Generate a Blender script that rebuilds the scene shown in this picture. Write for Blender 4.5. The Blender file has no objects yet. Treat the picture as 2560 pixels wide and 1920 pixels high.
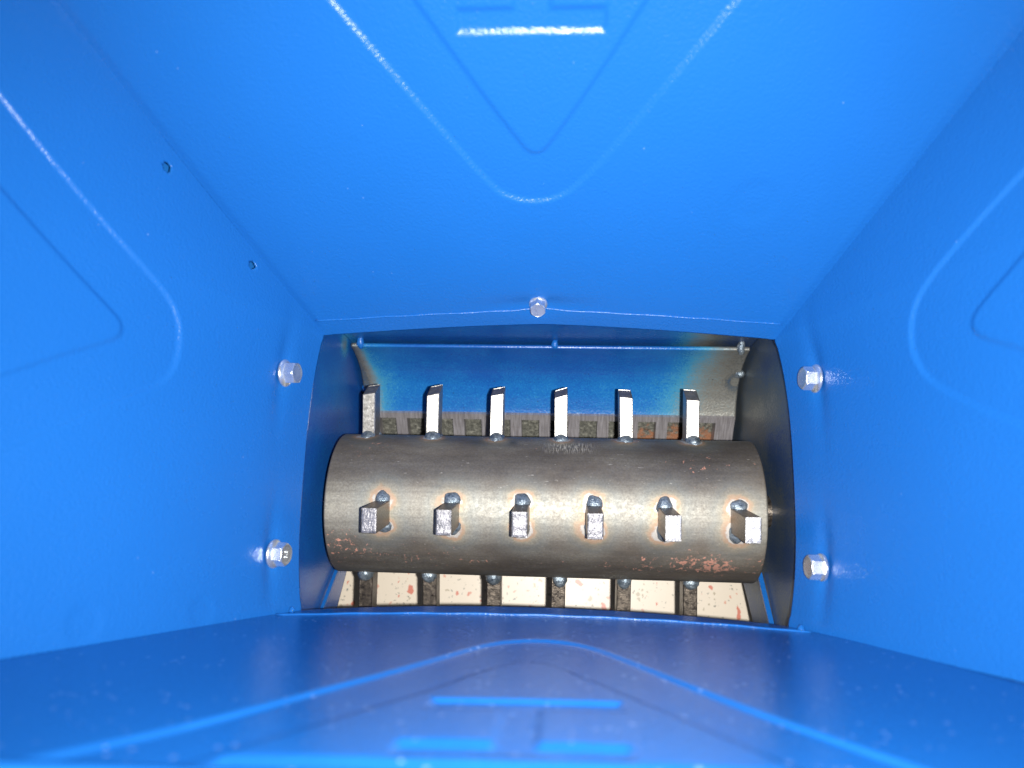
import bpy, math, random
import numpy as np
from mathutils import Vector, Matrix
random.seed(7); RS = np.random.RandomState(11)
S = bpy.context.scene; COL = S.collection
MM = 0.001
# ------------------------------------------------------------------ camera
cam_d = bpy.data.cameras.new('camera'); cam = bpy.data.objects.new('camera', cam_d); COL.objects.link(cam)
RW = Matrix(((0.9978038, -0.0132599, 0.0648983), (0.0269517, 0.9762618, -0.2149103), (-0.0605080, 0.2161874, 0.9744751)))
CAM = Vector((9.28, -41.04, 392.20)) * MM
cam.matrix_world = Matrix.Translation(CAM) @ RW.to_4x4()
cam_d.sensor_width = 36; cam_d.lens = 27.0; cam_d.clip_start = 0.01; cam_d.clip_end = 20
cam_d.dof.use_dof = True; cam_d.dof.focus_distance = 0.425; cam_d.dof.aperture_fstop = 7.2
S.camera = cam
# ------------------------------------------------------------------ world (dim room) and the phone's flash beside the lens
W = bpy.data.worlds.new('World'); S.world = W; W.use_nodes = True
W.node_tree.nodes['Background'].inputs[0].default_value = (0.92, 0.96, 1.0, 1)
W.node_tree.nodes['Background'].inputs[1].default_value = 0.06
fl = bpy.data.lights.new('phone_flash', 'SPOT'); fl.energy = 16.0; fl.shadow_soft_size = 0.0026; fl.spot_size = math.radians(128); fl.spot_blend = 1.0; fl.color = (1.0, 0.985, 0.95)
flo = bpy.data.objects.new('phone_flash', fl); COL.objects.link(flo)
flo.matrix_world = Matrix.Translation(Vector((26.3, -44.5, 390.3)) * MM) @ RW.to_4x4()
V = S.view_settings; V.view_transform = 'Standard'; V.look = 'None'; V.exposure = 0; V.gamma = 1
try: V.use_curve_mapping = False
except Exception: pass

# ------------------------------------------------------------------ helpers
def empty(name, loc, label, cat, group=None):
    o = bpy.data.objects.new(name, None); COL.objects.link(o); o.location = Vector(loc) * MM
    o.empty_display_size = 0.02
    o['label'] = label; o['category'] = cat
    if group: o['group'] = group
    o['_o'] = [float(v) for v in loc]
    return o
def origin(parent):
    while parent is not None and '_o' not in parent: parent = parent.parent
    return np.array(list(parent['_o'])) if parent is not None else np.zeros(3)
def mesh(name, v, f, mat, parent=None, smooth=True, attrs=None, solid=0, bevel=0):
    """v in millimetres, scene coordinates"""
    v = np.asarray(v, float) - origin(parent)
    me = bpy.data.meshes.new(name); me.from_pydata((v * MM).tolist(), [], [list(map(int, q)) for q in f]); me.update()
    if smooth: me.polygons.foreach_set('use_smooth', [True] * len(me.polygons))
    if attrs:
        for k, a in attrs.items():
            a = np.asarray(a, np.float32)
            if a.ndim == 1:
                at = me.attributes.new(k, 'FLOAT', 'POINT'); at.data.foreach_set('value', a)
            else:
                at = me.attributes.new(k, 'FLOAT_VECTOR', 'POINT'); at.data.foreach_set('vector', a.ravel())
    o = bpy.data.objects.new(name, me); COL.objects.link(o); me.materials.append(mat)
    if parent is not None: o.parent = parent
    if solid:
        m = o.modifiers.new('thick', 'SOLIDIFY'); m.thickness = solid * MM; m.offset = -1
    if bevel:
        m = o.modifiers.new('bev', 'BEVEL'); m.width = bevel * MM; m.segments = 3; m.limit_method = 'ANGLE'; m.angle_limit = math.radians(35)
    return o
def grid_faces(nu, nv, flip=False):
    i, j = np.meshgrid(np.arange(nu - 1), np.arange(nv - 1), indexing='ij')
    a = (i * nv + j).ravel(); b = a + nv; c = b + 1; d = a + 1
    return np.c_[a, d, c, b] if flip else np.c_[a, b, c, d]
def box(c, h, R=None):
    v = np.array([[x, y, z] for x in (-1, 1) for y in (-1, 1) for z in (-1, 1)], float) * np.array(h)
    if R is not None: v = v @ np.array(R).T
    f = [(0, 1, 3, 2), (4, 6, 7, 5), (0, 4, 5, 1), (2, 3, 7, 6), (0, 2, 6, 4), (1, 5, 7, 3)]
    return v + np.array(c), f
def prism(poly, axis, a, b):
    """polygon in the other two axes extruded from a to b along axis (0 = x)"""
    n = len(poly); v = []
    for t in (a, b):
        for p in poly: v.append([t, p[0], p[1]] if axis == 0 else ([p[0], t, p[1]] if axis == 1 else [p[0], p[1], t]))
    f = [tuple(range(n))[::-1], tuple(range(n, 2 * n))] + [(i, (i + 1) % n, n + (i + 1) % n, n + i) for i in range(n)]
    return np.array(v, float), f
def sstep(x):
    x = np.clip(x, 0, 1); return x * x * (3 - 2 * x)
def noise_bead(nu, nv, amp, seed):
    r = np.random.RandomState(seed); return r.rand(nu, nv) * amp

# ------------------------------------------------------------------ materials
def mat(name):
    m = bpy.data.materials.new(name); m.use_nodes = True; nt = m.node_tree
    return m, nt, nt.nodes, nt.links, nt.nodes['Principled BSDF']
def ramp(N, stops):
    r = N.new('ShaderNodeValToRGB'); e = r.color_ramp.elements
    e[0].position, e[0].color = stops[0][0], (*stops[0][1], 1); e[1].position, e[1].color = stops[-1][0], (*stops[-1][1], 1)
    for p, c in stops[1:-1]:
        q = e.new(p); q.color = (*c, 1)
    return r
def g(v): return (v, v, v)
def noise(N, L, scale, detail=4, rough=.5, vec=None, dist=0):
    n = N.new('ShaderNodeTexNoise'); n.inputs['Scale'].default_value = scale; n.inputs['Detail'].default_value = detail
    n.inputs['Roughness'].default_value = rough; n.inputs['Distortion'].default_value = dist
    if vec is not None: L.new(vec, n.inputs['Vector'])
    return n
def mix(N, L, fac, a, b, mode='MIX'):
    m = N.new('ShaderNodeMix'); m.data_type = 'RGBA'; m.blend_type = mode
    for s, x in ((0, fac), (6, a), (7, b)):
        if isinstance(x, (int, float)): m.inputs[s].default_value = x
        elif isinstance(x, tuple): m.inputs[s].default_value = (*x, 1)
        else: L.new(x, m.inputs[s])
    return m.outputs[2]
def math_(N, L, op, a, b=None, c=None, clamp=False):
    m = N.new('ShaderNodeMath'); m.operation = op; m.use_clamp = clamp
    for i, x in enumerate((a, b, c)):
        if x is None: continue
        if isinstance(x, (int, float)): m.inputs[i].default_value = x
        else: L.new(x, m.inputs[i])
    return m.outputs[0]
def coords(N): return N.new('ShaderNodeTexCoord').outputs['Object']
def mapping(N, L, vec, scale):
    m = N.new('ShaderNodeMapping'); m.inputs['Scale'].default_value = scale; L.new(vec, m.inputs['Vector']); return m.outputs[0]
def bump(N, L, h, dist, strength=1.0, normal=None):
    b = N.new('ShaderNodeBump'); b.inputs['Strength'].default_value = strength; b.inputs['Distance'].default_value = dist
    L.new(h, b.inputs['Height'])
    if normal is not None: L.new(normal, b.inputs['Normal'])
    return b.outputs[0]
def attr(N, name):
    a = N.new('ShaderNodeAttribute'); a.attribute_name = name; return a
def speck(N, L, vec, scale, size, keep, seed=0.0):
    """sparse dots: 1 inside a dot of radius `size` (in cell units), for a share `keep` of the cells"""
    mp = N.new('ShaderNodeMapping'); mp.inputs['Location'].default_value = (seed, seed * 1.7, seed * .6); L.new(vec, mp.inputs['Vector'])
    v = N.new('ShaderNodeTexVoronoi'); v.inputs['Scale'].default_value = scale; L.new(mp.outputs[0], v.inputs['Vector'])
    sep = N.new('ShaderNodeSeparateColor'); L.new(v.outputs['Color'], sep.inputs[0])
    k = math_(N, L, 'LESS_THAN', sep.outputs[0], keep)
    r = math_(N, L, 'MULTIPLY', sep.outputs[1], size)
    d = math_(N, L, 'LESS_THAN', v.outputs['Distance'], r)
    return math_(N, L, 'MULTIPLY', k, d)

def blue_paint(name, base=(0.009, 0.102, 0.358), dust=0.0, rough=.26, orange=1.0, spec=.40):
    m, nt, N, L, B = mat(name); co = coords(N)
    n1 = noise(N, L, 9, 3, .5, co)
    c = mix(N, L, n1.outputs[0], tuple(x * .93 for x in base), tuple(min(1, x * 1.06) for x in base))
    # fine wear: a few light dust specks and pale rub marks
    d1 = speck(N, L, co, 330, .12 + dust * 1.2, .03 + dust * 2.5, 3.1)
    c = mix(N, L, math_(N, L, 'MULTIPLY', d1, .22 + dust * .6), c, (.45, .60, .85))
    rub = noise(N, L, 60, 5, .65, mapping(N, L, co, (1, .25, .3)))
    rr = ramp(N, [(.72, g(0)), (.82, g(1))]); L.new(rub.outputs[0], rr.inputs[0])
    c = mix(N, L, math_(N, L, 'MULTIPLY', rr.outputs[0], .05 + dust * .3), c, (.25, .42, .80))
    L.new(c, B.inputs['Base Color'])
    n2 = noise(N, L, 780, 2, .5, co); n3 = noise(N, L, 1900, 2, .5, co)
    h = math_(N, L, 'ADD', n2.outputs[0], math_(N, L, 'MULTIPLY', n3.outputs[0], .35))
    h = math_(N, L, 'ADD', h, math_(N, L, 'MULTIPLY', d1, .1))
    L.new(bump(N, L, h, .00024 * orange, 1.0), B.inputs['Normal'])
    rn = noise(N, L, 35, 4, .6, co)
    rm = N.new('ShaderNodeMapRange'); rm.inputs['To Min'].default_value = rough - .05; rm.inputs['To Max'].default_value = rough + .07
    L.new(rn.outputs[0], rm.inputs['Value']); L.new(rm.outputs[0], B.inputs['Roughness'])
    B.inputs['IOR'].default_value = 1.5; B.inputs['Specular IOR Level'].default_value = spec
    return m
PAINT = blue_paint('blue_powder_coat')
PAINT_D = blue_paint('dusty_blue_powder_coat', dust=.12, rough=.14, spec=.75, orange=.8)

# chamber sheet: attribute 'bare' 0 = painted, 1 = bare burnt steel; a slight rise also paints light on the curved plate
def chamber_sheet(name, base=(0.008, 0.078, .32)):
    m, nt, N, L, B = mat(name); co = coords(N)
    a = attr(N, 'bare').outputs['Fac']
    n = noise(N, L, 45, 5, .6, co)
    sp = noise(N, L, 900, 2, .6, co)
    t = math_(N, L, 'ADD', a, math_(N, L, 'MULTIPLY', math_(N, L, 'SUBTRACT', n.outputs[0], .5), .28))
    t = math_(N, L, 'ADD', t, math_(N, L, 'MULTIPLY', math_(N, L, 'SUBTRACT', sp.outputs[0], .5), .42), clamp=True)
    cr = ramp(N, [(.0, base), (.16, (.010, .13, .38)), (.36, (.04, .22, .36)), (.52, (.16, .24, .27)), (.72, (.26, .25, .22)), (.84, (.14, .15, .15)), (.93, (.10, .14, .19)), (1.0, (.045, .09, .21))])
    L.new(t, cr.inputs[0])
    dk = speck(N, L, co, 420, .22, .35, 1.3)
    c = mix(N, L, math_(N, L, 'MULTIPLY', dk, .5), cr.outputs[0], (.02, .03, .05))
    lt = speck(N, L, co, 1300, .35, .45, 5.3)
    gz = attr(N, 'bright_speck').outputs['Fac']
    c = mix(N, L, math_(N, L, 'MULTIPLY', lt, gz), c, (.05, .38, .85))
    L.new(c, B.inputs['Base Color'])
    mt = ramp(N, [(.35, g(0)), (.7, g(.55))]); L.new(t, mt.inputs[0]); L.new(mt.outputs[0], B.inputs['Metallic'])
    ro = ramp(N, [(.2, g(.26)), (.8, g(.42))]); L.new(t, ro.inputs[0]); L.new(ro.outputs[0], B.inputs['Roughness'])
    n2 = noise(N, L, 800, 2, .5, co)
    L.new(bump(N, L, n2.outputs[0], .00022, .7), B.inputs['Normal'])
    return m
CHAMBER = chamber_sheet('chamber_sheet')

def steel(name, c0, c1, rough=(.25, .4), metal=.9, scale=300, bmp=.0002, stretch=(1, 1, 1), brush=0):
    m, nt, N, L, B = mat(name); co = coords(N); v = mapping(N, L, co, stretch)
    n = noise(N, L, scale, 5, .65, v)
    r = ramp(N, [(.35, c0), (.65, c1)]); L.new(n.outputs[0], r.inputs[0]); L.new(r.outputs[0], B.inputs['Base Color'])
    B.inputs['Metallic'].default_value = metal
    rr = ramp(N, [(.3, g(rough[0])), (.7, g(rough[1]))]); L.new(n.outputs[0], rr.inputs[0]); L.new(rr.outputs[0], B.inputs['Roughness'])
    n2 = noise(N, L, scale * 3, 3, .6, v)
    L.new(bump(N, L, n2.outputs[0], bmp, .8), B.inputs['Normal'])
    return m
ZINC = steel('zinc_plated_steel', (.68, .72, .76), (.80, .82, .82), (.24, .32), .85, 240, .00004)
WELD = steel('blued_weld_metal', (.09, .12, .15), (.32, .37, .40), (.26, .42), .6, 420, .0005)
BLADE_LIT = steel('lit_blade_bar_steel', (.30, .28, .25), (.50, .48, .45), (.28, .42), .9, 520, .00012, (1, 1, 1))  # paler copy of the bar steel, top row's flash glare put into its colour
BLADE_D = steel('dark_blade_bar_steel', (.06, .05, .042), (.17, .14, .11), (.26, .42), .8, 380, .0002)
CUT = steel('saw_cut_steel', (.45, .43, .42), (.85, .84, .82), (.38, .55), .75, 600, .0006)
CUT_G = steel('grey_saw_cut_steel', (.19, .185, .19), (.31, .30, .31), (.40, .55), .7, 330, .0004)
OLIVE = steel('rough_olive_sheet', (.035, .036, .022), (.11, .11, .075), (.45, .7), .3, 900, .0012)

def sieve_mat():
    m, nt, N, L, B = mat('ground_sieve_steel'); co = coords(N)
    v = N.new('ShaderNodeMapping'); v.inputs['Rotation'].default_value = (0, 0, .42); v.inputs['Scale'].default_value = (1300, 90, 90); L.new(co, v.inputs[0])
    w = noise(N, L, 1, 2, .5, v.outputs[0])
    r = ramp(N, [(.3, (.16, .15, .16)), (.7, (.55, .53, .56))]); L.new(w.outputs[0], r.inputs[0])
    n = noise(N, L, 60, 4, .6, co)
    c = mix(N, L, n.outputs[0], r.outputs[0], (.30, .27, .27))
    L.new(c, B.inputs['Base Color']); B.inputs['Metallic'].default_value = .45; B.inputs['Roughness'].default_value = .42
    L.new(bump(N, L, w.outputs[0], .0002, .7), B.inputs['Normal'])
    return m
SIEVE = sieve_mat()

def drum_mat():
    m, nt, N, L, B = mat('mill_scale_pipe'); co = coords(N)
    tint = attr(N, 'tint').outputs['Fac']       # mm from the nearest weld
    band = attr(N, 'band').outputs['Fac']       # heat-cleaned belt along a row of blades
    rustk = attr(N, 'rust').outputs['Fac']
    grind = attr(N, 'grind').outputs['Fac']
    n = noise(N, L, 38, 6, .62, mapping(N, L, co, (.45, 1.2, 1.2)))
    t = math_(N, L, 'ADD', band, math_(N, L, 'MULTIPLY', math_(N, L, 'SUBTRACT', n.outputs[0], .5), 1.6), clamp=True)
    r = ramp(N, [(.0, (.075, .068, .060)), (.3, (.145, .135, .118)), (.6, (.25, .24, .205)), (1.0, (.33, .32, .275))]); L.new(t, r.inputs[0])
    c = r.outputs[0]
    n4 = noise(N, L, 420, 5, .7, co)
    n6 = noise(N, L, 900, 4, .75, co); q6 = ramp(N, [(.38, g(.75)), (.62, g(0))]); L.new(n6.outputs[0], q6.inputs[0])
    c = mix(N, L, math_(N, L, 'MULTIPLY', n4.outputs[0], .30), c, (.13, .085, .055))
    c = mix(N, L, math_(N, L, 'MULTIPLY', q6.outputs[0], .55), c, (.05, .042, .036))
    pt = noise(N, L, 16, 5, .6, mapping(N, L, co, (.6, 1, 1)), .6); pr_ = ramp(N, [(.42, g(0)), (.62, g(1))]); L.new(pt.outputs[0], pr_.inputs[0])
    c = mix(N, L, math_(N, L, 'MULTIPLY', pr_.outputs[0], .22), c, (.30, .235, .165))
    st_ = noise(N, L, 1, 4, .6, mapping(N, L, co, (12, 420, 420))); sr_ = ramp(N, [(.45, g(0)), (.7, g(1))]); L.new(st_.outputs[0], sr_.inputs[0])
    c = mix(N, L, math_(N, L, 'MULTIPLY', sr_.outputs[0], .30), c, (.07, .062, .055))
    # rust flakes
    f1 = noise(N, L, 330, 7, .72, co, .3); f2 = noise(N, L, 26, 3, .5, co)
    fr = math_(N, L, 'ADD', math_(N, L, 'MULTIPLY', f1.outputs[0], .75), math_(N, L, 'MULTIPLY', f2.outputs[0], .25))
    fr = math_(N, L, 'ADD', fr, math_(N, L, 'MULTIPLY', rustk, .13))
    fm = ramp(N, [(.650, g(0)), (.672, g(1))]); L.new(fr, fm.inputs[0])
    c = mix(N, L, math_(N, L, 'MULTIPLY', fm.outputs[0], .8), c, (.50, .22, .15))
    # pale scratches and specks
    sc = noise(N, L, 1, 3, .5, mapping(N, L, co, (260, 900, 900)))
    sm = ramp(N, [(.69, g(0)), (.74, g(1))]); L.new(sc.outputs[0], sm.inputs[0])
    c = mix(N, L, math_(N, L, 'MULTIPLY', sm.outputs[0], .35), c, (.62, .58, .50))
    gv = N.new('ShaderNodeMapping'); gv.inputs['Rotation'].default_value = (0, 0, .5); gv.inputs['Scale'].default_value = (2200, 260, 260); L.new(co, gv.inputs[0])
    gn = noise(N, L, 1, 2, .5, gv.outputs[0]); gm = ramp(N, [(.5, g(0)), (.6, g(1))]); L.new(gn.outputs[0], gm.inputs[0])
    c = mix(N, L, math_(N, L, 'MULTIPLY', gm.outputs[0], grind), c, (.62, .56, .46))
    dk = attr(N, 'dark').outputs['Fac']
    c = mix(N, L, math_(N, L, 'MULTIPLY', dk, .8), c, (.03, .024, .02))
    # heat tint rings round each weld
    n7 = noise(N, L, 75, 4, .6, co)
    jt = math_(N, L, 'ADD', tint, math_(N, L, 'MULTIPLY', math_(N, L, 'SUBTRACT', n4.outputs[0], .5), 2.6))
    jt = math_(N, L, 'ADD', jt, math_(N, L, 'MULTIPLY', math_(N, L, 'SUBTRACT', n7.outputs[0], .5), 9.0))
    u = math_(N, L, 'DIVIDE', jt, 17.0, clamp=True)
    tc = ramp(N, [(.0, (.40, .37, .33)), (.012, (.36, .30, .25)), (.05, (.38, .23, .14)), (.12, (.44, .29, .17)), (.18, (.32, .29, .20)), (.26, (.28, .27, .21)), (.40, (.17, .23, .24)), (.60, (.20, .23, .22)), (1.0, (.22, .22, .19))])
    tf = ramp(N, [(.0, g(1)), (.07, g(.62)), (.15, g(.34)), (.24, g(.18)), (.5, g(.14)), (.8, g(.03)), (1.0, g(0))])
    L.new(u, tc.inputs[0]); L.new(u, tf.inputs[0])
    c = mix(N, L, tf.outputs[0], c, tc.outputs[0])
    L.new(c, B.inputs['Base Color'])
    mt = math_(N, L, 'SUBTRACT', .38, math_(N, L, 'MULTIPLY', fm.outputs[0], .5)); L.new(mt, B.inputs['Metallic'])
    ro = ramp(N, [(.3, g(.44)), (.72, g(.66))]); L.new(n4.outputs[0], ro.inputs[0])
    L.new(math_(N, L, 'ADD', ro.outputs[0], math_(N, L, 'MULTIPLY', fm.outputs[0], .3)), B.inputs['Roughness'])
    n5 = noise(N, L, 150, 5, .6, co)
    h = math_(N, L, 'ADD', math_(N, L, 'MULTIPLY', n4.outputs[0], .25), n5.outputs[0])
    h = math_(N, L, 'ADD', h, math_(N, L, 'MULTIPLY', fm.outputs[0], .12))
    L.new(bump(N, L, h, .00022, .5), B.inputs['Normal'])
    return m
DRUM = drum_mat()

def terrazzo():
    m, nt, N, L, B = mat('terrazzo'); co = coords(N)
    n = noise(N, L, 14, 4, .5, co)
    c = mix(N, L, n.outputs[0], (.72, .63, .51), (.63, .54, .43))
    wv = noise(N, L, 110, 3, .6, co)
    add = N.new('ShaderNodeVectorMath'); add.operation = 'MULTIPLY_ADD'; L.new(wv.outputs['Color'], add.inputs[0]); add.inputs[1].default_value = (.010, .010, .010); L.new(co, add.inputs[2])
    wc = add.outputs[0]
    for sc, sz, kp, col, sd in ((420, .34, .40, (.20, .19, .15), 1.), (300, .40, .22, (.36, .30, .20), 2.), (170, .26, .16, (.10, .13, .13), 4.)):
        c = mix(N, L, math_(N, L, 'MULTIPLY', speck(N, L, wc, sc, sz, kp, sd), .85), c, col)
    st = mapping(N, L, wc, (1.0, .55, 1))
    c = mix(N, L, speck(N, L, st, 215, .46, .20, 7.), c, (.55, .17, .11))
    c = mix(N, L, speck(N, L, wc, 260, .42, .12, 9.), c, (.60, .30, .21))
    L.new(c, B.inputs['Base Color']); B.inputs['Roughness'].default_value = .38
    return m
TERR = terrazzo()

# ------------------------------------------------------------------ the floor under the machine
fv, ff = box((0, 0, -182), (900, 900, 4))
fo = mesh('floor', fv, ff, TERR, smooth=False); fo['kind'] = 'structure'

# ------------------------------------------------------------------ the hopper: four pressed sheets with a vertical lip
HOP = empty('feed_hopper', (0, 0, 0), 'bright blue four-sided sheet steel hopper funnelling down to the rotor opening, with embossed panels', 'hopper')
Z0, RIM = 0.0, 236.0
cot = lambda a: 1 / math.tan(math.radians(a))
PH = dict(T=60, L=67, R=68, B=86.5)
PTS = {'T_out': [(-77.8, 171.9), (-44.7, 122.1), (-22.4, 89.3), (-14.5, 83.9), (-4.7, 81.7), (5.3, 83.6), (13.5, 88.9), (29.5, 109.1), (65.5, 162.9)],
 'T_in': [(-46.6, 171.3), (-29.6, 142.9), (-8.9, 110.7), (-6.2, 107.8), (-3.5, 106.9), (-0.3, 107.8), (2.7, 111.1), (21.5, 141.3), (37.7, 169.8)],
 'L_out': [(109.5, 174.8), (95.0, 153.3), (77.2, 124.5), (65.3, 103.2), (58.7, 94.7), (51.6, 90.6), (43.8, 88.9), (34.4, 89.3), (27.7, 92.3), (22.5, 98.0), (16.3, 109.8), (8.1, 124.0), (-12.2, 155.0)],
 'L_in': [(78.4, 170.9), (65.7, 151.7), (48.8, 123.4), (45.6, 118.4), (42.6, 116.9), (39.0, 117.4), (35.9, 121.4), (27.8, 136.5), (13.4, 160.2)],
 'R_out': [(96.0, 140.7), (81.6, 114.4), (69.0, 95.0), (61.6, 87.9), (50.7, 84.1), (40.9, 85.0), (30.5, 90.8), (20.3, 105.1), (6.1, 129.6)],
 'R_in': [(66.3, 137.1), (53.2, 117.0), (49.5, 113.6), (45.6, 113.3), (42.1, 116.2), (38.5, 122.5), (31.0, 136.0)],
 'B_out': [(-100, 228.0), (-81.1, 203.1), (-69.7, 182.5), (-58.8, 160.7), (-43.7, 133.4), (-30.9, 108.1), (-21.4, 89.1), (-13.5, 78.8), (-4.7, 74.1), (5.0, 73.2), (13.6, 76.5), (22.2, 85.4), (29.9, 98.9), (47.4, 134.9), (65.0, 168.5), (88.5, 205.5)],
 'B_in': [(-36, 170), (-25.7, 151.9), (-18.3, 134.4), (-9.4, 118.1), (-1.4, 109.9), (8.4, 117.3), (18.7, 135.3), (39, 170)]}
def chaikin(P, n=3):
    P = np.array(P, float)
    for _ in range(n):
        Q = [P[0]]
        for a, b in zip(P[:-1], P[1:]): Q += [a * .75 + b * .25, a * .25 + b * .75]
        Q.append(P[-1]); P = np.array(Q)
    return P
def signed(P, w, s):
    """distance to an open V contour, positive on its inner side (towards the rim)"""
    P = chaikin(P, 2)
    e0 = P[0] - P[2]; e1 = P[-1] - P[-3]
    P = np.vstack([P[0] + e0 / np.linalg.norm(e0) * 260, P, P[-1] + e1 / np.linalg.norm(e1) * 260])
    best = np.full(w.shape, 1e9)
    for a, b in zip(P[:-1], P[1:]):
        d = b - a; L2 = d @ d
        t = np.clip(((w - a[0]) * d[0] + (s - a[1]) * d[1]) / L2, 0, 1)
        best = np.minimum(best, np.hypot(w - a[0] - t * d[0], s - a[1] - t * d[1]))
    poly = P; ins = np.zeros(w.shape, bool); n = len(poly)
    for i in range(n):
        a, b = poly[i], poly[(i + 1) % n]
        if a[1] == b[1]: continue
        c = ((a[1] > s) != (b[1] > s)) & (w < (b[0] - a[0]) * (s - a[1]) / (b[1] - a[1]) + a[0]); ins ^= c
    return np.where(ins, best, -best)
def rects(w, s, R):
    d = np.full(w.shape, -1e9)
    for x0, x1, y0, y1 in R:
        d = np.maximum(d, np.minimum(np.minimum(w - x0, x1 - w), np.minimum(s - y0, y1 - s)))
    return d
LETTER = {'T': [(-31.8, 23.8, 159.5, 168), (-10.3, 3.4, 159.5, 205), (-31, 25, 199, 206), (-72, 64, 213, 220)],
          'B': [(-25.3, 26.7, 164.6, 173), (-5.4, 4.7, 164.6, 211), (-27, 26, 203.2, 211), (-61, 58, 217, 225)],
          'L': [(19, 75, 176, 184), (41, 53, 176, 214), (19, 75, 208, 214)], 'R': [(19, 75, 170, 178), (41, 53, 170, 210), (19, 75, 204, 210)]}
HOLES = {'L': [(-70.5, 117.0, 5, .3), (-69.0, 62.7, 4.5, .25)], 'T': [(93, 84, 8, .3)]}
BOLTS = {'L': [(45.2, 19.6), (-44.5, 16.0)], 'R': [(45.7, 19.9), (-43.7, 17.2)], 'T': [(-3.5, 11)], 'B': []}
def smax(a, b, k):
    return .5 * (a + b + np.sqrt((a - b) ** 2 + k * k))
def panel(side, material):
    ph = math.radians(PH[side]); c = cot(PH[side])
    zs = np.unique(np.round(np.concatenate([np.arange(0, 30, .6), np.arange(30, 200, .85), np.arange(200, RIM + .1, 2)]), 3))
    hx = {'T': (-120, 120), 'B': (-120, 120), 'L': (-72, 72), 'R': (-72, 72)}[side]
    up = {'T': ('L', 'R'), 'B': ('L', 'R'), 'L': ('B', 'T'), 'R': ('B', 'T')}[side]
    nu = 470 if side in 'TB' else 400
    uu = np.linspace(0, 1, nu)
    Z, U = np.meshgrid(zs, uu, indexing='ij')
    ext = np.maximum(Z - Z0, 0)
    w0 = hx[0] - ext * cot(PH[up[0]]); w1 = hx[1] + ext * cot(PH[up[1]])
    w = w0 + (w1 - w0) * U
    wl = np.clip((w - hx[0]) / (hx[1] - hx[0]), 0, 1)                # position along the lip
    shape = np.clip(1 - np.abs(2 * wl - 1) ** 2.0, 0, 1)
    amp = {'T': 7.2, 'B': -5.0, 'L': 4.6, 'R': 6.0}[side]
    if side == 'T': shape = np.clip(1 - np.abs(2 * wl - 1) ** 1.45, 0, 1)
    if side in 'LR': shape = np.clip(1 - np.abs(2 * wl - 1) ** 2.8, 0, 1)
    d = Z * c + amp * shape * np.exp(-Z / 75.0) - {'T': 1.2, 'B': .3, 'L': .8, 'R': .8}[side]
    if side == 'T': d = d - .06 * np.minimum(Z, 10)
    for (wb, zb) in BOLTS[side]:
        d = d + .9 * np.exp(-((w - wb) / 9) ** 2 - ((Z - zb) / 6) ** 2) + 1.2 * np.exp(-((w - wb) / 24) ** 2 - ((Z - zb - 3) / 4.5) ** 2)
    # pin the seam edges to the neighbouring sheets
    edge = np.minimum(U, 1 - U) * (w1 - w0)
    tgt = np.maximum((Z - Z0) * c, 0) - {'T': 1.2, 'B': .3, 'L': .8, 'R': .8}[side]
    k = sstep(edge / 6.0); d = tgt * (1 - k) + d * k
    s = (Z - Z0) / math.sin(ph)
    h = np.zeros_like(s)
    D, rp = 1.0, 2.4
    if side + '_out' in PTS:
        do = signed(PTS[side + '_out'], w, s); h += D * sstep(do / rp + .5)
        di = signed(PTS[side + '_in'], w, s); h -= .8 * D * sstep(di / rp + .5) * (do > 0)
        h += D * sstep(rects(w, s + (.075 * w if side == 'B' else 0), LETTER[side]) / rp + .5)
    h *= sstep((s - 25) / 10)
    for (a, b, r, dep) in HOLES.get(side, []):
        rr = np.hypot(w - a, s - b); h += dep * (1 - sstep((rr - r * .8) / (r * .4 if dep > 1 else r)))
    # slightly oil-canned sheet
    h += .5 * np.sin(w * .021 + s * .017 + {'T': 0, 'B': 2, 'L': 4, 'R': 1}[side]) * sstep(s / 40)
    dh = d + h * math.sin(ph); dz = -h * math.cos(ph)
    if side in 'TB':
        sg = 1 if side == 'T' else -1
        v = np.stack([w, sg * (72 + dh), Z + dz], -1)
    else:
        sg = 1 if side == 'R' else -1
        v = np.stack([sg * (120 + dh), w, Z + dz], -1)
    flip = side in 'TL'
    f = grid_faces(len(zs), nu, flip=flip)
    if side == 'L':                                     # two drilled holes beside the seam
        fc = np.stack([w.ravel()[f].mean(1), s.ravel()[f].mean(1)], 1)
        keep = np.ones(len(f), bool)
        for (a, b, r) in ((117.3, 107.5, 2.3), (91.5, 54.5, 2.2)): keep &= np.hypot(fc[:, 0] - a, fc[:, 1] - b) > r
        f = f[keep]
    o = mesh('hopper_panel', v.reshape(-1, 3), f, material, HOP, solid=1.5)
    o['label'] = {'T': 'broad sloping blue panel above the opening with a rounded embossed V', 'B': 'steep shadowed dusty blue panel below the opening with embossed bars',
                  'L': 'blue panel on the left with a rounded embossed V and two small dark holes', 'R': 'blue panel on the right with a rounded embossed V'}[side]
    return v
VT = panel('T', PAINT); VB = panel('B', PAINT_D); VL = panel('L', PAINT); VR = panel('R', PAINT)
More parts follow.
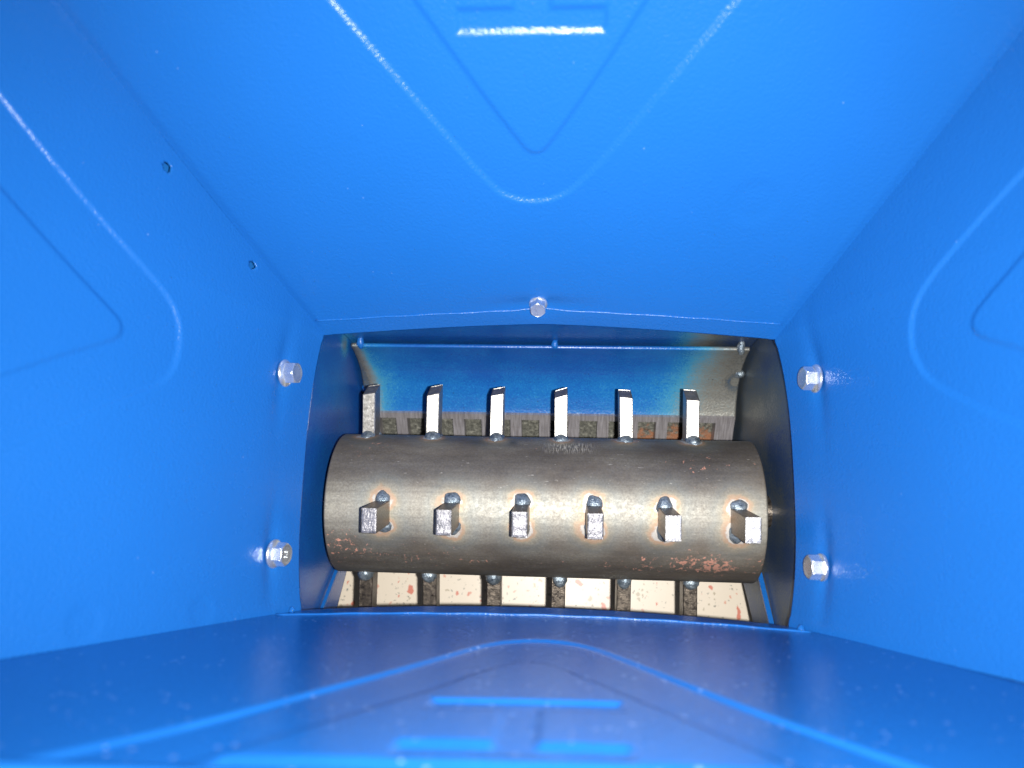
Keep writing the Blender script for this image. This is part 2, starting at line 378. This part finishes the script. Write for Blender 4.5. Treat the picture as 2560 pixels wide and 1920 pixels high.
# rolled rim round the top
def tube(pts, r, seg=10, closed=False):
    pts = [np.array(p, float) for p in pts]; n = len(pts); v = []; f = []
    for i, p in enumerate(pts):
        a = pts[(i - 1) % n] if (closed or i > 0) else p; b = pts[(i + 1) % n] if (closed or i < n - 1) else p
        t = b - a; t /= np.linalg.norm(t)
        q = np.cross(t, [0.1, .2, 1.0]); q /= np.linalg.norm(q); q2 = np.cross(t, q)
        rad = r[i] if hasattr(r, '__len__') else r
        for k in range(seg):
            th = 2 * math.pi * k / seg; v.append(p + rad * (math.cos(th) * q + math.sin(th) * q2))
    m = n if closed else n - 1
    for i in range(m):
        for k in range(seg):
            a = i * seg + k; b = i * seg + (k + 1) % seg; c2 = ((i + 1) % n) * seg + (k + 1) % seg; d2 = ((i + 1) % n) * seg + k
            f.append((a, b, c2, d2))
    if not closed:
        f.append(tuple(range(seg))[::-1]); f.append(tuple((n - 1) * seg + k for k in range(seg)))
    return np.array(v), f
E_ = RIM - Z0
xl, xr = -120 - E_ * cot(67), 120 + E_ * cot(68); yt, yb = 72 + E_ * cot(60), -72 - E_ * cot(86.5)
rim_pts = []
cs = [(xl, yb), (xr, yb), (xr, yt), (xl, yt)]
for i in range(4):
    a = np.array(cs[i]); b = np.array(cs[(i + 1) % 4])
    for t in (.03, .5, .97): p = a + (b - a) * t; rim_pts.append((p[0], p[1], RIM + 3))
rv, rf = tube(rim_pts, 4, 12, True); mesh('rim', rv, rf, PAINT, HOP)
# folded seam edge up the left-hand corner of the broad panel
def seam(sx, z0, z1, r, off):
    pts = []
    for z in np.linspace(z0, z1, 24):
        e = z - Z0; pts.append((sx * (120 + e * cot(67 if sx < 0 else 68)) - sx * off, 72 + e * cot(60) - .7 * off, z + .3))
    v, f = tube(pts, r, 8); mesh('seam_edge', v, f, PAINT, HOP)
seam(-1, 40, 108, .5, .7)
def fold_glint_bead(VG, z, r, off):  # thin bead added along a fold to catch a glint of the flash
    zs_ = VG[:, 200, 2]; i = int(np.argmin(np.abs(zs_ - z))); row = VG[i][6:-6:6]
    pts = [p + np.array(off) + np.array([0, .12 * math.sin(k * .7), .10 * math.sin(k * 1.1)]) for k, p in enumerate(row)]
    v, f = tube(pts, r, 10); mesh('fold_glint_bead', v, f, PAINT, HOP)
fold_glint_bead(VT, 10.0, .55, (0, -.1, .2))
fold_glint_bead(VB, 19.0, .6, (0, .15, 0))
def flange(z0, z1):
    P = []
    for z in (z0, z1):
        x = -120 - z * cot(67) - 5.5; yy = 72 + z * cot(60)
        for off in (-16, 1): P.append((x, yy + off, z))
    mesh('seam_flange', P, [(0, 1, 3, 2)], PAINT, HOP, smooth=False, solid=1.2)
flange(34, 118)
# small light weld blobs at the two lower corners
def blob(name, c, r, axis, material, parent, flat=.6, seed=1, attrs=None):
    nu, nv = 14, 20; q = np.array(axis, float); q /= np.linalg.norm(q)
    a = np.cross(q, [1, 0.01, 0]); a /= np.linalg.norm(a); b = np.cross(q, a); rs = np.random.RandomState(seed)
    ph0 = rs.rand() * 6
    v = []
    for i in range(nu):
        th = math.pi * .5 * i / (nu - 1) * 1.25
        for k in range(nv):
            p = 2 * math.pi * k / nv
            rr = 1 + .07 * math.sin(3 * p + ph0) + .05 * math.sin(5 * p + ph0 * 2)
            rip = 1 + .05 * math.sin(th * 13 + math.cos(p) * 1.5) + rs.uniform(-.015, .015)
            v.append(np.array(c) + (a * math.cos(p) * r[0] + b * math.sin(p) * r[1]) * math.sin(th) * rr * rip + q * flat * r[0] * math.cos(th))
    f = grid_faces(nu, nv).tolist()
    for i in range(nu - 1): f.append([i * nv + nv - 1, (i + 1) * nv + nv - 1, (i + 1) * nv, i * nv])
    return mesh(name, v, f, material, parent)
blob('weld_spot', (122, -72, 11), (2.2, 1.6), (0, .4, 1), PAINT_D, HOP, .6, 3)
blob('weld_spot', (-121, -71, 9), (1.6, 1.4), (0, .4, 1), PAINT_D, HOP, .6, 5)

# bolts: flanged hexagon heads through the lip
def ringed(profile, axis, c, nseg, R0):
    """lathe around `axis` at c: profile of (along, radius); R0 = 3x3 frame columns (axis, a, b)"""
    v = []; f = []
    for (t, r) in profile:
        for k in range(nseg):
            p = 2 * math.pi * k / nseg; v.append(np.array(c) + R0[0] * t + r * (math.cos(p) * R0[1] + math.sin(p) * R0[2]))
    for i in range(len(profile) - 1):
        for k in range(nseg):
            f.append((i * nseg + k, i * nseg + (k + 1) % nseg, (i + 1) * nseg + (k + 1) % nseg, (i + 1) * nseg + k))
    f.append(tuple(range(nseg))[::-1]); f.append(tuple((len(profile) - 1) * nseg + k for k in range(nseg)))
    return np.array(v), f
def text_verts(txt, size):
    cu = bpy.data.curves.new('t', 'FONT'); cu.body = txt; cu.size = size; cu.extrude = .12; cu.align_x = 'CENTER'; cu.align_y = 'CENTER'
    o = bpy.data.objects.new('t', cu); COL.objects.link(o); bpy.context.view_layer.update()
    me = bpy.data.meshes.new_from_object(o.evaluated_get(bpy.context.evaluated_depsgraph_get()))
    v = np.array([list(x.co) for x in me.vertices]); f = [list(p.vertices) for p in me.polygons]
    bpy.data.objects.remove(o); bpy.data.curves.remove(cu); bpy.data.meshes.remove(me); return v, f
def bolt(c, q, spin, flange, label, mark=False, AF=5.0):
    q = np.array(q, float); q /= np.linalg.norm(q)
    a = np.cross(q, [0, 0, 1.0]); a /= np.linalg.norm(a); b = np.cross(q, a)
    a2 = a * math.cos(spin) + b * math.sin(spin); b2 = -a * math.sin(spin) + b * math.cos(spin)
    R0 = (q, a2, b2)
    be = bpy.data.objects.new('bolt', None); COL.objects.link(be); be.parent = HOP; be['label'] = label
    be.empty_display_size = .005
    be.location = Vector(c) * MM; be['_o'] = [float(x) for x in c]
    # hexagon head with chamfered crown
    n = 48; v = []; f = []
    prof = [(1.2, 1.0), (6.2, 1.0), (7.0, .93), (7.25, .84)]
    for (t, k0) in prof:
        for k in range(n):
            p = 2 * math.pi * k / n; hexr = AF / math.cos(((p + math.pi / 6) % (math.pi / 3)) - math.pi / 6)
            r = hexr if k0 == 1.0 and t < 2 else min(hexr * 1.0, AF * (1.155 if k0 == 1.0 else {.93: 1.06, .84: .96}[k0]))
            v.append(np.array(c) + q * t + r * (math.cos(p) * a2 + math.sin(p) * b2))
    rings = len(prof)
    for (t, r) in ((7.0, 3.6), (6.9, 1.5)):
        for k in range(n):
            p = 2 * math.pi * k / n; v.append(np.array(c) + q * t + r * (math.cos(p) * a2 + math.sin(p) * b2))
    for i in range(rings + 1):
        for k in range(n): f.append((i * n + k, i * n + (k + 1) % n, (i + 1) * n + (k + 1) % n, (i + 1) * n + k))
    f.append(tuple((rings + 1) * n + k for k in range(n)))
    mesh('bolt_head', v, f, ZINC, be, smooth=False, bevel=.25)
    if flange:
        pr = [(0, 7.0), (.7, 7.1), (1.3, 6.7), (2.2, 5.2)] if AF > 4.5 else [(0, 4.7), (.7, 4.8), (1.3, 4.6), (2.0, 3.7)]
    else:
        pr = [(0, 6.3), (.2, 6.4), (1.1, 6.4), (1.3, 6.2)]
    v, f = ringed(pr, q, c, 40, R0); mesh('bolt_flange' if flange else 'washer', v, f, ZINC, be, bevel=.15)
    v, f = ringed([(-3.5, 3.0), (1, 3.0)], q, c, 20, R0); mesh('bolt_shank', v, f, ZINC, be)
    if mark:
        tv, tf = text_verts('8.8', 3.4); 
        P = np.array([np.array(c) + q * 7.05 + a * p[0] * 1.0 - np.cross(q, -a) * p[1] * -1.0 + q * p[2] for p in tv])
        mesh('grade_mark', P, tf, ZINC, be, smooth=False)
bolt((-131.6, 45.2, 19.4), (1, 0, .16), .2, True, 'upper zinc bolt head beside the opening on the left panel')
bolt((-130.0, -44.5, 16), (1, -.03, .20), .55, True, 'lower zinc bolt head on the left panel, grade mark visible', True)
bolt((132.6, 45.7, 19.9), (-1, 0, .14), .35, True, 'upper zinc bolt head beside the opening on the right panel')
bolt((131.4, -43.7, 17.2), (-1, .0, .10), .5, False, 'lower zinc bolt head with a thin washer on the right panel')
bolt((-3.5, 85.2, 13.6), (0, -.75, .66), .1, True, 'zinc bolt head at the fold above the opening', AF=3.7)

# ------------------------------------------------------------------ the grinding chamber
CH = empty('grinding_chamber', (0, 0, -145), 'dark blue steel chamber box below the hopper, with curved rear plate and square-hole sieve', 'grinding chamber')
Wc = 127.5
def wall(poly_left, side, bare_fn):
    """side wall as a fine grid clipped to a polygon outline"""
    # rows in y, each with its own lower z
    ys = np.linspace(-98, 92, 120); rows = []
    low = np.interp(ys, [p[0] for p in poly_left], [p[1] for p in poly_left])
    T = np.linspace(0, 1, 90)
    Y, TT = np.meshgrid(ys, T, indexing='ij')
    Zt = np.where(ys < -78, np.interp(ys, [-98, -78], [-40, .5]), .5)
    Zz = Zt[:, None] + (low - Zt)[:, None] * TT
    # hammered slightly out of flat
    X = side * (Wc + .5 * np.sin(Y * .05) * np.sin(Zz * .045 + side))
    v = np.stack([X, Y, Zz], -1).reshape(-1, 3)
    f = grid_faces(len(ys), len(T), flip=side < 0)
    b = bare_fn(Y, Zz).reshape(-1)
    o = mesh('side_wall', v, f, CHAMBER, CH, attrs={'bare': b, 'bright_speck': b * 0}, solid=3)
    return o
left = wall([(-98, -82), (-78, -94), (-52, -112), (-49, -146), (92, -146)], -1,
            lambda y, z: .02 + .5 * np.exp(-((y - 84) ** 2 + (z + 66) ** 2) / 60.0))
left['label'] = 'dark blue painted left side wall'
def rb(y, z):
    b = .95 - .24 * np.exp(-((y - 46) / 13) ** 2 - ((z + 78) / 40) ** 2) - .05 * np.sin(y * .11) * np.sin(z * .05)
    return np.clip(b, 0, 1)
right = wall([(-98, -94), (-78, -106), (-54, -127), (-50, -146), (92, -146)], 1, rb)
right['label'] = 'dark bare steel right side wall, greyish blue in places'
# inclined edge strips low on both side walls
for sx, (ya, za, yb_, zb_), wdt in ((-1, (-48, -86.5, -80, -50), 2.6), (1, (-48, -76, -80, -50), 3.2)):
    a = np.array([0, ya, za], float); b = np.array([0, yb_, zb_], float); t = (b - a) / np.linalg.norm(b - a); nrm = np.cross(t, [1, 0, 0]); nrm = nrm * np.sign(nrm[2])
    xi = sx * Wc * .9965; xo = sx * (Wc - wdt)
    P = []
    for e in (a, b):
        for x in (xi, xo):
            for hh in (0, -2.5): P.append([x, *(e + nrm * hh)[1:]])
    P = np.array(P)
    f = [(0, 1, 3, 2), (4, 6, 7, 5), (0, 2, 6, 4), (1, 5, 7, 3), (0, 4, 5, 1), (2, 3, 7, 6)]
    mesh('edge_strip', P, f, PAINT, CH, smooth=False, bevel=.4)
# rear wall
xs = np.linspace(-Wc, Wc, 160); zz = np.linspace(4, -146, 90)
X, Zg = np.meshgrid(xs, zz, indexing='ij')
bw = np.clip(.03 + .97 * sstep((X - 66) / 50.0) + .25 * sstep((-X - 112) / 16), 0, 1)
v = np.stack([X, 89.5 + 0 * X, Zg], -1).reshape(-1, 3)
mesh('rear_wall', v, grid_faces(160, 90, flip=True), CHAMBER, CH, attrs={'bare': bw.ravel(), 'bright_speck': 0 * bw.ravel()}, solid=3)
# front wall, hidden below the lip, stepping outwards
v = np.array([[x, y, z] for x in (-Wc, Wc) for (y, z) in ((-77, 14), (-77, -6), (-97, -44), (-98, -84))], float)
mesh('front_wall', v, grid_faces(2, 4), PAINT, CH, smooth=False, solid=-3)
# curved rear plate
prof = np.array([(86.5, -73.5), (84.8, -83), (81.5, -93), (77.5, -101), (71.5, -108.5), (64, -114), (56, -118), (51, -119.8)])
tt = np.linspace(0, 1, 60); al = np.linspace(0, 1, len(prof))
from numpy import interp
py = interp(tt, al, prof[:, 0] - 1.7); pz = interp(tt, al, prof[:, 1] + .8)
for _ in range(6):
    py[1:-1] = (py[:-2] + 2 * py[1:-1] + py[2:]) / 4; pz[1:-1] = (pz[:-2] + 2 * pz[1:-1] + pz[2:]) / 4
xs = np.linspace(-125, 124.5, 260)
X, K = np.meshgrid(xs, np.arange(60), indexing='ij')
Y = py[K]; Zp = pz[K]; frac = tt[K]
Zp = Zp + 0.0
bare = .02 + .10 * sstep((X - 20) / 70) + .62 * sstep((X - 62 - 14 * (1 - frac)) / 48) + .62 * np.exp(-((X + 125) / (5 + 5 * frac)) ** 2) + .25 * np.exp(-((X + 125) / 22) ** 2)
bare += .35 * np.exp(-((X - 122) ** 2 + (frac - .52) ** 2 * 3000) / 26.0) * ((X - 122) ** 2 + (frac - .52) ** 2 * 3000 > 9)
bare = np.clip(bare + .10 * sstep((frac - .35) / .3) * (1 - sstep((X - 60) / 40)), 0, .90)  # lighter blue on the lower part paints in the stronger light there
bright_speck = .45 * sstep((frac - .35) / .35) * (1 - sstep((X - 70) / 30))  # brighter blue specks over that same lower part
mesh('curved_plate', np.stack([X, Y, Zp], -1).reshape(-1, 3), grid_faces(260, 60, flip=True), CHAMBER, CH, attrs={'bare': bare.ravel(), 'bright_speck': bright_speck.ravel()}, solid=2.2)
# tack welds on the curved plate
for nm, c, r, ax, m_, fl_, sd in (('tack_weld', (-119, 87.2, -72.6), (4.2, 2.4), (0, -.5, 1), PAINT, .5, 1), ('tack_weld', (4.5, 87.2, -72.6), (3.2, 2.2), (0, -.5, 1), PAINT, .7, 2),
                                 ('tack_weld', (119, 86.2, -72.0), (4.6, 2.4), (-.2, -.5, 1), WELD, .55, 3), ('tack_weld', (123.6, 76.5, -100.5), (3.0, 3.6), (-.8, -.5, .6), WELD, .9, 4),
                                 ('tack_weld', (-125, 66, -112.5), (2.6, 1.8), (.5, 0, 1), PAINT, .7, 5)):
    blob(nm, c, r, ax, m_, CH, fl_, sd)
# the sieve: a ground plate bent round the rotor with rows of square holes
AXY, AXZ = -14.0, -60.0
def sieve():
    r0, r1 = 85.5, 94.5; hw, hp = 6.0, 19.6
    xs = [-125.0]; xc = [(-5.6 + i) * hp for i in range(13)]
    xc = [x for x in xc if -117 < x < 119]
    for x in xc: xs += [x - hw, x + hw]
    xs.append(124.0)
    rows = []; th = 46.5
    ang = [48.5]
    step = math.degrees(27.5 / r0); hole = math.degrees(20 / r0)
    a = 45.6
    while a > -14: ang += [a, a - hole]; a -= step
    ang.append(-19)
    # ang measured from straight down (-z) towards +y
    vi = {}; V_ = []; F = []
    sub = 3
    def P(i, a, r):
        key = (i, round(a, 4), r)
        if key not in vi:
            t = math.radians(a); V_.append((xs[i], AXY + r * math.sin(t), AXZ - r * math.cos(t))); vi[key] = len(V_) - 1
        return vi[key]
    for i in range(len(xs) - 1):
        for j in range(len(ang) - 1):
            hole_ = (i % 2 == 1) and (j % 2 == 1)
            A = np.linspace(ang[j], ang[j + 1], sub + 1)
            for k in range(sub):
                if not hole_:
                    F.append((P(i, A[k], r0), P(i + 1, A[k], r0), P(i + 1, A[k + 1], r0), P(i, A[k + 1], r0)))
                    F.append((P(i, A[k], r1), P(i, A[k + 1], r1), P(i + 1, A[k + 1], r1), P(i + 1, A[k], r1)))
                else:
                    F.append((P(i, A[k], r0), P(i, A[k + 1], r0), P(i, A[k + 1], r1), P(i, A[k], r1)))
                    F.append((P(i + 1, A[k], r0), P(i + 1, A[k], r1), P(i + 1, A[k + 1], r1), P(i + 1, A[k + 1], r0)))
            if hole_:
                for aa in (A[0], A[-1]): F.append((P(i, aa, r0), P(i + 1, aa, r0), P(i + 1, aa, r1), P(i, aa, r1)))
    for aa in (ang[0], ang[-1]):
        for i in range(len(xs) - 1): F.append((P(i, aa, r0), P(i + 1, aa, r0), P(i + 1, aa, r1), P(i, aa, r1)))
    mesh('sieve', V_, F, SIEVE, CH, smooth=False)
    # the rough sheet behind it, with rusty residue at the right
    th = np.radians(np.linspace(52, -20, 40)); xs2 = np.linspace(-125, 124, 90)
    X, T = np.meshgrid(xs2, th, indexing='ij')
    mesh('backing_sheet', np.stack([X, AXY + 99 * np.sin(T), AXZ - 99 * np.cos(T)], -1).reshape(-1, 3), grid_faces(90, 40), BACK, CH, solid=2)
def back_mat():
    m, nt, N, L, B = mat('rough_olive_sheet'); co = coords(N)
    n = noise(N, L, 480, 5, .7, co)
    r = ramp(N, [(.38, (.05, .050, .042)), (.56, (.13, .127, .105)), (.7, (.32, .31, .26))]); L.new(n.outputs[0], r.inputs[0])
    sx = N.new('ShaderNodeSeparateXYZ'); L.new(co, sx.inputs[0])
    k = N.new('ShaderNodeMapRange'); L.new(sx.outputs[0], k.inputs['Value']); k.inputs['From Min'].default_value = .030; k.inputs['From Max'].default_value = .070
    n2 = noise(N, L, 230, 5, .7, co)
    y = N.new('ShaderNodeMapRange'); L.new(sx.outputs[1], y.inputs['Value']); y.inputs['From Min'].default_value = .054; y.inputs['From Max'].default_value = .040
    f = math_(N, L, 'MULTIPLY', k.outputs[0], y.outputs[0]); f = math_(N, L, 'ADD', f, math_(N, L, 'MULTIPLY', math_(N, L, 'SUBTRACT', n2.outputs[0], .62), 2.5), clamp=True)
    f2 = ramp(N, [(.25, g(0)), (.6, g(.9))]); L.new(f, f2.inputs[0])
    c = mix(N, L, f2.outputs[0], r.outputs[0], (.30, .12, .055)); L.new(c, B.inputs['Base Color'])
    B.inputs['Roughness'].default_value = .5; L.new(bump(N, L, n.outputs[0], .001, .9), B.inputs['Normal'])
    return m
BACK = back_mat()
sieve()
# outlet skirt sheets down towards the floor
for sx in (-1, 1):
    v, f = prism([(92, -146), (-45, -146), (-45, -172), (92, -172)], 0, sx * (Wc + .2), sx * (Wc + 3)); mesh('outlet_skirt', v, f, PAINT, CH, smooth=False)
v, f = prism([(-Wc, -146.5), (Wc, -146.5), (Wc, -172), (-Wc, -172)], 1, 89.6, 92.5); mesh('outlet_skirt', v, f, PAINT, CH, smooth=False)

# ------------------------------------------------------------------ the rotor
ROT = empty('hammer_rotor', (-0.5, AXY, AXZ), 'heavy brown grey steel pipe rotor with rows of welded square bar blades and rust flecks', 'rotor')
R = 40.0; XR0, XR1 = -118.5, 117.5
ROWS = [(79.0, [-103 + 37.35 * i for i in range(6)], 'top'), (-11.0, [-86.2 + 37.65 * i for i in range(6)], 'mid'), (-101.0, [-102.8 + 37.2 * i for i in range(6)], 'bottom')]
nx, na = 560, 420
xs = np.linspace(XR0, XR1, nx); an = np.linspace(0, 2 * math.pi, na)
X, A = np.meshgrid(xs, an, indexing='ij')
def adiff(a, deg): return (a - math.radians(deg) + math.pi) % (2 * math.pi) - math.pi
tint = np.full(X.shape, 60.0); band = np.full(X.shape, .26)
HB = 6.4
for deg, bx, nm in ROWS + [(169.0, [-86.2 + 37.65 * i for i in range(6)], 'hid')]:
    arc = adiff(A, deg) * R
    for x in bx:
        for sg in (-1, 1):
            ca = sg * (HB + .6)
            d = np.hypot((X - x), (arc - ca)) - 4.9
            # pale blue plume drifting off to one side
            tint = np.minimum(tint, np.maximum(d, 0) * (1 - .35 * np.exp(-((X - x + 9) / 7) ** 2 - ((arc + 3) / 9) ** 2)))
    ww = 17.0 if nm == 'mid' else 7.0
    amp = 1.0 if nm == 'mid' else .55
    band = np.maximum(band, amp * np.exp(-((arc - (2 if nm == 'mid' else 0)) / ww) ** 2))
dg = adiff(A, 0) * R     # arc from the top
rust = np.zeros(X.shape)
rust += 1.0 * np.exp(-((X - 88) / 24) ** 2 - ((dg + 33) / 10) ** 2) + .9 * np.exp(-((X + 108) / 12) ** 2 - ((dg + 24) / 14) ** 2)
rust += .55 * np.exp(-((X + 70) / 38) ** 2 - ((dg + 34) / 9) ** 2) + .5 * np.exp(-((X + 100) / 25) ** 2 - ((dg - 32) / 12) ** 2) + .35 * np.exp(-((dg + 36) / 10) ** 2) + .25 * np.exp(-((X - 88) / 30) ** 2 - ((dg - 28) / 20) ** 2)
rust *= .82
rust -= .35 * np.exp(-((dg + 8) / 14) ** 2)
grind = .8 * np.exp(-((X - 14) / 13) ** 4 - ((dg - 36) / 5) ** 4) + .5 * np.exp(-((X - 40) / 8) ** 4 - ((dg + 52) / 4) ** 2)
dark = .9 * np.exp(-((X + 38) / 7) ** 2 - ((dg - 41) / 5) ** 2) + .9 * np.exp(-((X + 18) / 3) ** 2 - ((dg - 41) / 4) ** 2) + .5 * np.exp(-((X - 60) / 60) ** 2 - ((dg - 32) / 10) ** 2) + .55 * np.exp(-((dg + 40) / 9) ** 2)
RR = R + .18 * np.sin(X * .05) * np.sin(2 * A) - 1.0 * sstep((np.abs(X + .5) - 117.2) / .8) ** 2
v = np.stack([X, AXY + RR * np.sin(A), AXZ + RR * np.cos(A)], -1).reshape(-1, 3)
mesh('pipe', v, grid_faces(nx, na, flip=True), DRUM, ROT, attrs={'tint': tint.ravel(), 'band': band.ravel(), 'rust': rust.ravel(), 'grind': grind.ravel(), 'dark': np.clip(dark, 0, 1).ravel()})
# end discs and shaft
for sx, xe in ((-1, XR0), (1, XR1)):
    q = np.array([sx, 0, 0.]); R0 = (q, np.array([0, 1., 0]), np.array([0, 0, 1.]))
    v, f = ringed([(-5, 39.0), (-.6, 39.0)], q, (xe, AXY, AXZ), 64, R0)
    mesh('end_disc', v, f, BLADE_D, ROT, smooth=False)
v, f = ringed([(0, 9), (262, 9)], None, (-131.5, AXY, AXZ), 40, (np.array([1., 0, 0]), np.array([0, 1., 0]), np.array([0, 0, 1.])))
mesh('shaft', v, f, BLADE_D, ROT, smooth=False)
def blade(x, deg, seed, row, i):
    rs = np.random.RandomState(seed)
    t = math.radians(deg); rad = np.array([0, math.sin(t), math.cos(t)]); tan = np.array([0, math.cos(t), -math.sin(t)]); ax = np.array([1., 0, 0])
    tip = 69.6 + rs.uniform(-.6, .6) - (3.0 if row == 'top' else 0); hx_, ht = (3.75 if row == 'top' else 4.0), HB
    c0 = np.array([x, AXY, AXZ])
    # saw-cut end: slightly slanted
    if row == 'top': sl_t, sl_x = 5.0 + rs.uniform(-1, 1.5), rs.uniform(1.2, 2.6) * (1 if i < 4 else -.2)
    elif row == 'mid': sl_t, sl_x = rs.uniform(-.3, .3), [.5, .35, .2, -.25, -.75, -.95][i]
    else: sl_t, sl_x = 0, 0
    tilt = rs.uniform(-.02, .02)
    v = []; 
    ncs = [(-1, -1), (1, -1), (1, 1), (-1, 1)]
    bev = .45; ring = []
    for (a, b) in ncs:
        if a * b > 0: ring += [(a * hx_, b * (ht - bev)), (a * (hx_ - bev), b * ht)]
        else: ring += [(a * (hx_ - bev), b * ht), (a * hx_, b * (ht - bev))]
    n = len(ring); L_ = [36.0, 44, 52, 60, None]
    cx = hx_ * 0
    for l in L_:
        for (a, b) in ring:
            # on the top row the viewer-side (negative tangential = towards +z) edge stands lower
            h = (tip + sl_t * (b / ht) * -1.0 * (-1) * .5 + sl_x * (a / hx_) * .5) if l is None else l
            v.append(c0 + rad * h + ax * (a + tilt * (h - 40)) + tan * b)
    f = []
    for k in range(len(L_) - 1):
        for q in range(n): f.append((k * n + q, k * n + (q + 1) % n, (k + 1) * n + (q + 1) % n, (k + 1) * n + q))
    f.append(tuple(range(n))[::-1])
    bl = mesh('blade', v, f, {'top': BLADE_LIT, 'mid': BLADE_D, 'bottom': BLADE_D}[row], ROT, smooth=False)
    base = (len(L_) - 1) * n
    # rough sawn tip as a sub-part: finely gridded and chipped
    g_ = 12; tv = []
    for p in range(g_):
        for q in range(g_):
            a = -hx_ + .15 + (2 * hx_ - .3) * p / (g_ - 1); b = -ht + .15 + (2 * ht - .3) * q / (g_ - 1)
            h = tip + sl_t * (b / ht) * .5 + sl_x * (a / hx_) * .5 + .04 + rs.uniform(0, .16) + .12 * math.sin(q * 1.1 + i)
            if p in (0, g_ - 1) or q in (0, g_ - 1): h -= .35
            tv.append(c0 + rad * h + ax * (a + tilt * (h - 40)) + tan * b)
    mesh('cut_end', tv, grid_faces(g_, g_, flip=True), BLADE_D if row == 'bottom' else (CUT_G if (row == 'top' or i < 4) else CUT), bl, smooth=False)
    for sg in (-1, 1):
        # weld bead filling the corner between pipe and bar
        cc = c0 + rad * (R - 1.2) + tan * sg * (ht + .5) + ax * rs.uniform(-.5, .5)
        blob('weld_bead', cc + 0 * rad, (5.0 + rs.uniform(-.5, .5), 4.4 + rs.uniform(-.4, .4)), rad * .88 + tan * sg * .45 + ax * rs.uniform(-.12, .12), WELD, bl, (.60 + rs.uniform(0, .15)) if row != 'bottom' else 1.15, seed + 50 + sg)
    return bl
n = 0
for deg, bx, nm in ROWS:
    for i, x in enumerate(bx):
        n += 1; blade(x, deg, 100 + n, nm, i)

# tidy helper properties
for o in bpy.data.objects:
    if '_o' in o: del o['_o']
S.cycles.max_bounces = 8
